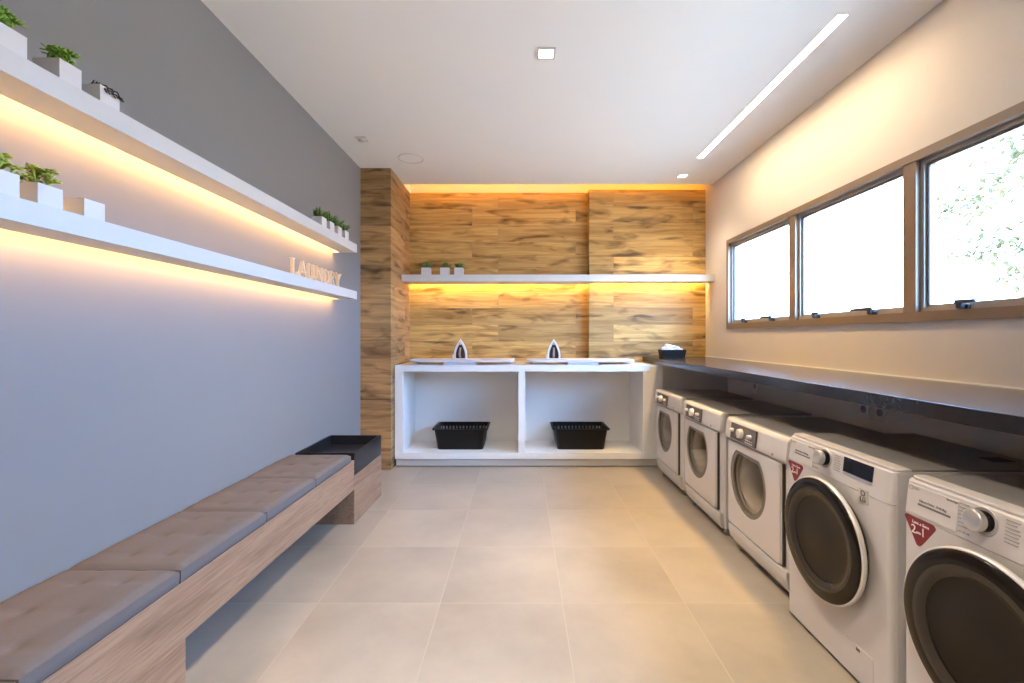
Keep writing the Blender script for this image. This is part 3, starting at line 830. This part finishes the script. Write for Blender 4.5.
    g.obj('control_plate', M['control'], pan)
    for (yy, zz, rad, mm, nm) in ((ya+.432,.742,.028,'ring','program_knob'),(ya+.534,.744,.011,'ring','button'),(ya+.325,.744,.012,'ring','button')):
        k = MB().lathe([(rad*1.05,0),(rad,.012),(rad*.92,.020),(0,.022)], (px(zz)-.001, yy, zz), (-1,0,.1), 32)
        if nm == 'program_knob': k.box(px(zz)-.028, px(zz)-.02, yy-.006, yy+.006, zz-rad*.85, zz+rad*.85, .002)
        k.obj(nm, M[mm], pan)
    dm = MB()
    for i in range(4):
        for j in range(2): dm.box(px(.71)-.003, px(.71), ya+.30+i*.022, ya+.312+i*.022, .703+j*.014, .708+j*.014)
    dm.obj('printed_labels', M['wprint'], pan)
    MB().box(X-.0165, X-.012, ya+.10, ya+.112, .70, .712, .001).obj('badge', M['ink'], pan)
    for xx in (X+.07, xb-.06):
        for yy in (ya+.05, yb-.05): MB().cyl((xx, yy, 0), (xx, yy, .052), .022, .018, 16).obj('foot', M['foot'], r)
    return r
d1 = dryer(2.217, 'white dryer with round grey window, standing next to the tall-door washers')
dup(d1, (0, .752, 0), 'white dryer with round grey window, middle of the three dryers')
dup(d1, (0, 1.504, 0), 'white dryer with round grey window, in the corner beside the white storage unit')

# ------------------------------------------------------------------ washers
def washer(ya, label):
    yb = ya + .600; X = 1.262; xb = 1.86
    r = empty('washing_machine', (1.56, (ya+yb)/2, 0), label, 'washing machine', 'front-loading washers under the worktop')
    # cabinet: rounded front corners
    def plan(x0, rad, e=0):
        P = [(xb, ya+e), ]
        for k in range(7): t = math.radians(90*k/6); P.append((x0+rad-rad*math.sin(t), ya+e+rad-rad*math.cos(t)))
        for k in range(7): t = math.radians(90*k/6); P.append((x0+rad-rad*math.cos(t), yb-e-rad+rad*math.sin(t)))
        return P + [(xb, yb-e)]
    MB().prism([(x, y) for x, y in plan(X+.001, .018, .0005)], 'z', .018, .728).obj('cabinet', M['appliance'], r, smooth=40)
    MB().box(X+.024, xb+.002, ya-.0012, ya+.01, .022, .835, .001).obj('side_panel', M['side_metal'], r)
    # control fascia, tilted back at the top
    c = MB(); A, B = plan(X, .018), plan(X+.012, .018)
    lo = [c.bm.verts.new((x, y, .730)) for x, y in A]; hi = [c.bm.verts.new((x, y, .836)) for x, y in B]; tp = [c.bm.verts.new((min(x+.006, xb), y, .842)) for x, y in B]
    for P, Q in ((lo, hi), (hi, tp)):
        for k in range(len(P)): c.bm.faces.new([P[k], P[(k+1) % len(P)], Q[(k+1) % len(P)], Q[k]])
    c.bm.faces.new(lo); c.bm.faces.new(tp)
    fa = c.obj('control_panel', M['appliance'], r, smooth=30)
    MB().prism([(x, y) for x, y in plan(X+.0185, .028, .001) if x < xb-.01] and [(X+.075, ya+.001)] + plan(X+.0185, .028, .001)[1:-1] + [(X+.075, yb-.001)], 'z', .8422, .852, .003).obj('top_trim', M['appliance'], r)
    tpl = MB().box(X+.0755, xb, ya+.003, yb-.003, .8422, .850, .003); tpl.obj('top_plate', M['appliance_top_shade'], r)
    MB().box(xb-.14, xb-.06, ya+.10, ya+.16, .8502, .852).obj('rating_label', M['ink_dark'], r)
    def px(z): return X + (z-.730)*.012/.106
    # door
    dy, dz = (ya+yb)/2, .486
    door = empty('door', (X, dy, dz)); door.parent = r; door.location = Vector((X, dy, dz)) - Vector(r.location)
    AX = (-1, 0, 0)
    MB().lathe([(.19,0),(.208,0),(.230,.020),(.239,.031),(.20,.031)], (X, dy, dz), AX, 72).obj('door_rim', M['black_gloss'], door)
    MB().lathe([(.230,.0312),(.240,.0312),(.2425,.038),(.242,.046),(.2395,.0505),(.2365,.0505),(.233,.046)], (X, dy, dz), AX, 72).obj('door_ring', M['ring'], door)
    MB().lathe([(.2362,.042),(.2360,.052),(.229,.0562),(.196,.058),(.182,.0565),(.164,.046),(.152,.043),(.08,.047),(0,.048)], (X, dy, dz), AX, 72).obj('door_glass', M['black_glass'], door)
    MB().lathe([(.196,.0582),(.190,.0592),(.178,.0578),(.166,.0475),(.164,.0462)], (X, dy, dz), AX, 72).obj('door_bevel', M['bevel'], door)
    # dial
    kz = .800; ky = yb-.256
    kx = px(kz)
    n_ = Vector((-1, 0, .113))
    MB().lathe([(.039,-.002),(.039,.003),(.035,.004),(.034,.0)], (kx, ky, kz), n_, 40).obj('dial_ring', M['silver'], fa)
    kn = MB(); kn.lathe([(.0285,0),(.0285,.020)], (kx, ky, kz), n_, 40); kn.obj('dial_collar', M['black_gloss'], fa)
    MB().lathe([(.0295,.020),(.0295,.034),(.027,.037),(.022,.0375),(.020,.036),(0,.0365)], (kx, ky, kz), n_, 40).obj('dial_knob', M['silver'], fa)
    # display
    def plate(y0, y1, z0, z1, name, m, t=.002, par=fa):
        return MB().prism([(px(z0)-t, z0), (px(z1)-t, z1), (px(z1)+.004, z1), (px(z0)+.004, z0)], 'y', y0, y1, .0006, 1).obj(name, M[m], par)
    ds = plate(yb-.514, yb-.364, .779, .835, 'display', 'black_gloss')
    plate(yb-.514, yb-.364, .767, .778, 'display_trim', 'silver')
    # detergent drawer
    dr = MB().prism([(px(.735)-.003,.738),(px(.828)-.003,.828),(px(.828)+.004,.828),(px(.735)+.004,.738)], 'y', yb-.185, yb-.012, .002).obj('detergent_drawer', M['appliance'], fa)
    MB().prism([(px(.772)-.0035,.771),(px(.777)-.0035,.777),(px(.777)+.002,.777),(px(.772)+.002,.771)], 'y', yb-.165, yb-.055).obj('drawer_grip', M['ink_dark'], dr)
    # small printed lines around the dial and on the drawer
    R_, U_ = (0,-1,0), (.113,0,1)
    rr = random.Random(3); lab = MB()
    def dash(y0, ln, z, h=.0026): 
        lab.prism([(px(z)-.0024, z), (px(z+h)-.0024, z+h), (px(z+h)+.001, z+h), (px(z)+.001, z)], 'y', y0-ln, y0)
    for k in range(7): dash(yb-.186-.002*rr.random(), .022+.006*rr.random(), .824-k*.0105)
    lab.obj('printed_labels', M['ink'], fa); lab = MB()
    for k in range(7): dash(yb-.312, .024+.014*rr.random(), .826-k*.0095)
    lab.obj('printed_labels', M['ink'], fa); lab = MB()
    for k in range(3): dash(yb-.19-.012*k, .006, .745, .004)
    lab.obj('printed_labels', M['ink'], fa)
    text_mb('Inverter', .011, (px(.822)-.0032, yb-.165, .822), R_, U_).obj('printed_text', M['ink_dark'], fa)
    text_mb('Direct Drive  7/10.2kg', .010, (px(.786)-.0038, yb-.105, .786), R_, U_).obj('printed_text', M['ink_dark'], fa)
    lg = MB()
    lg.lathe([(.0075,0),(.0075,.0008),(.006,.0008),(.006,0)], (px(.82)-.0042, yb-.026, .819), (-1,0,.113), 24)
    lg.obj('logo_mark', M['ink'], fa)
    text_mb('LG', .013, (px(.82)-.0042, yb-.046, .819), R_, U_).obj('logo_letters', M['ink'], fa)
    # energy badge on the front: square grey plate with round mark
    bd = MB().box(X-.002, X+.002, yb-.500, yb-.455, .692, .742, .001).obj('badge', M['silver'], r)
    b2 = MB().lathe([(.011,0),(.011,.001),(.008,.001),(.008,0)], (X-.002, yb-.4775, .729), (-1,0,0), 24); b2.obj('badge_ring', M['ink_dark'], bd)
    text_mb('LG', .024, (X-.0026, yb-.4775, .706), R_, (0,0,1)).obj('badge_letters', M['ink_dark'], bd)
    # red triangular sticker
    y0, y1, z1, z0 = yb-.008, yb-.118, .728, .640
    tri = []
    for (cy, cz, a0, a1) in ((y0-.010, z1-.010, 20, 90), (y1+.010, z1-.010, 90, 200), (y0-.052, z0+.012, 215, 325)):
        for k in range(5):
            t = math.radians(a0+(a1-a0)*k/4); tri.append((cy+.010*math.cos(t), cz+.010*math.sin(t)))
    st = MB().prism(tri, 'x', X-.0012, X+.003).obj('sticker', M['red'], r)
    text_mb('Lava e Seca', .013, (X-.0016, yb-.068, .713), R_, (0,0,1)).obj('sticker_text', M['wprint'], st)
    text_mb('2', .038, (X-.0016, yb-.043, .689), R_, (0,0,1)).obj('sticker_text', M['wprint'], st)
    text_mb('em', .014, (X-.0016, yb-.0605, .684), R_, (0,0,1)).obj('sticker_text', M['wprint'], st)
    text_mb('1', .038, (X-.0016, yb-.077, .689), R_, (0,0,1)).obj('sticker_text', M['wprint'], st)
    # filter cover and feet
    fc = MB().box(X-.0012, X+.002, yb-.525, yb-.385, .035, .148, .001).obj('filter_cover', M['appliance'], r)
    MB().box(X-.002, X+.001, yb-.462, yb-.442, .128, .140, .001).obj('cover_latch', M['ink_dark'], fc)
    for xx in (X+.07, xb-.06):
        for yy in (ya+.06, yb-.06): MB().cyl((xx, yy, 0), (xx, yy, .02), .022, .02, 16).obj('foot', M['foot'], r)
    return r
w1 = washer(1.555, 'white washing machine with big black round door, standing next to the dryers')
dup(w1, (0, -.651, 0), 'white washing machine with big black round door, nearest the viewer and cut by the frame')

# ------------------------------------------------------------------ outside
struct('ground', MB().box(XR+.15, 40, -25, 35, -.32, -.2), M['bounce_ground'])
tree = empty('tree', (6.2, 5.1, -.2), 'pale sunlit tree outside the window pane nearest the viewer', 'tree')
rr = random.Random(11)
tk = MB(); tk.tube([(6.2,5.1,-.2),(6.15,5.05,1.0),(6.25,5.0,2.2),(6.2,5.05,3.6)], [.10,.09,.07,.03], 10)
fo = MB()
for k in range(46):
    a = rr.uniform(0, 6.28); rad = rr.uniform(.3, 1.15); z = rr.uniform(1.7, 4.3)
    tip = Vector((6.2+rad*math.cos(a), 5.05+rad*math.sin(a)*1.0, z)); base = Vector((6.2, 5.05, min(3.5, z-.5)))
    tk.tube([base, (base+tip)/2+Vector((0,0,.12)), tip], [.012,.007,.003], 5)
    for q in range(80):
        p = tip + Vector((rr.gauss(0,.15), rr.gauss(0,.2), rr.gauss(0,.08)))
        fo.leaf(p, (rr.uniform(-1,1), rr.uniform(-1,1), rr.uniform(-.7,.3)), (0,0,1), rr.uniform(.09,.15), rr.uniform(.04,.06), .06)
tk.obj('trunk', M['bark'], tree); fo.obj('crown', M['tree_leaf'], tree)

# ------------------------------------------------------------------ daylight
wd = bpy.data.worlds.new('sky'); SC.world = wd; wd.use_nodes = True
nt = wd.node_tree; bg = nt.nodes['Background']
tc = N(nt, 'ShaderNodeTexCoord'); sx = N(nt, 'ShaderNodeSeparateXYZ'); nt.links.new(tc.outputs['Generated'], sx.inputs[0])
col = ramp(nt, math_(nt, 'ADD', math_(nt, 'MULTIPLY', sx.outputs[2], .5), .5), [(.0,(.10,.10,.10)), (.47,(.22,.22,.22)), (.52,(.29,.54,1.0)), (1,(.24,.49,1.0))])
nt.links.new(col, bg.inputs[0]); bg.inputs[1].default_value = 30.0

sun = bpy.data.lights.new('sun', 'SUN'); sun.energy = 14; sun.color = (1, .86, .66); sun.angle = math.radians(1)
so_ = bpy.data.objects.new('sun', sun); so_.rotation_euler = (math.radians(8), math.radians(-38), 0); so_.location = (-6, 0, 9); COL.objects.link(so_)
# lamp light of the linear fixture (the strip's own output, thrown downwards)
la = bpy.data.lights.new('linear_lamp', 'AREA'); la.shape = 'RECTANGLE'; la.size = .045; la.size_y = LY1-LY0-.02
la.energy = 12; la.color = (1.0, .56, .10); la.spread = math.radians(64)
lo = bpy.data.objects.new('linear_lamp', la); lo.location = (1.655, (LY0+LY1)/2, ZC-.003); COL.objects.link(lo)
def spot(x, y, e, col=(1,.82,.60), ang=104):
    s = bpy.data.lights.new('downlight_lamp', 'SPOT'); s.energy = e; s.spot_size = math.radians(ang); s.spot_blend = .8; s.color = col; s.shadow_soft_size = .16
    o = bpy.data.objects.new('downlight_lamp', s); o.location = (x, y, ZC-.012); COL.objects.link(o)
spot(.146, 2.65, 320); spot(1.655, 4.66, 60); spot(.146, .30, 340); spot(.146, -1.6, 260)  # last two are added fill lamps, out of view

# ------------------------------------------------------------------ camera and view
cam = bpy.data.cameras.new('camera'); cam.sensor_width = 36; cam.lens = 16.0
cam.shift_x = -9/1024; cam.shift_y = -4.5/1024; cam.clip_start = .02
co = bpy.data.objects.new('camera', cam); co.location = (0, 0, 1.305); co.rotation_euler = (math.radians(90), 0, 0); COL.objects.link(co)
SC.camera = co
SC.view_settings.view_transform = 'Standard'; SC.view_settings.look = 'None'; SC.view_settings.gamma = 1
SC.view_settings.use_curve_mapping = False; SC.view_settings.exposure = 0.34
try:
    SC.cycles.use_denoising = True; SC.cycles.max_bounces = 10; SC.cycles.diffuse_bounces = 6
    SC.cycles.sample_clamp_indirect = 8
except Exception: pass
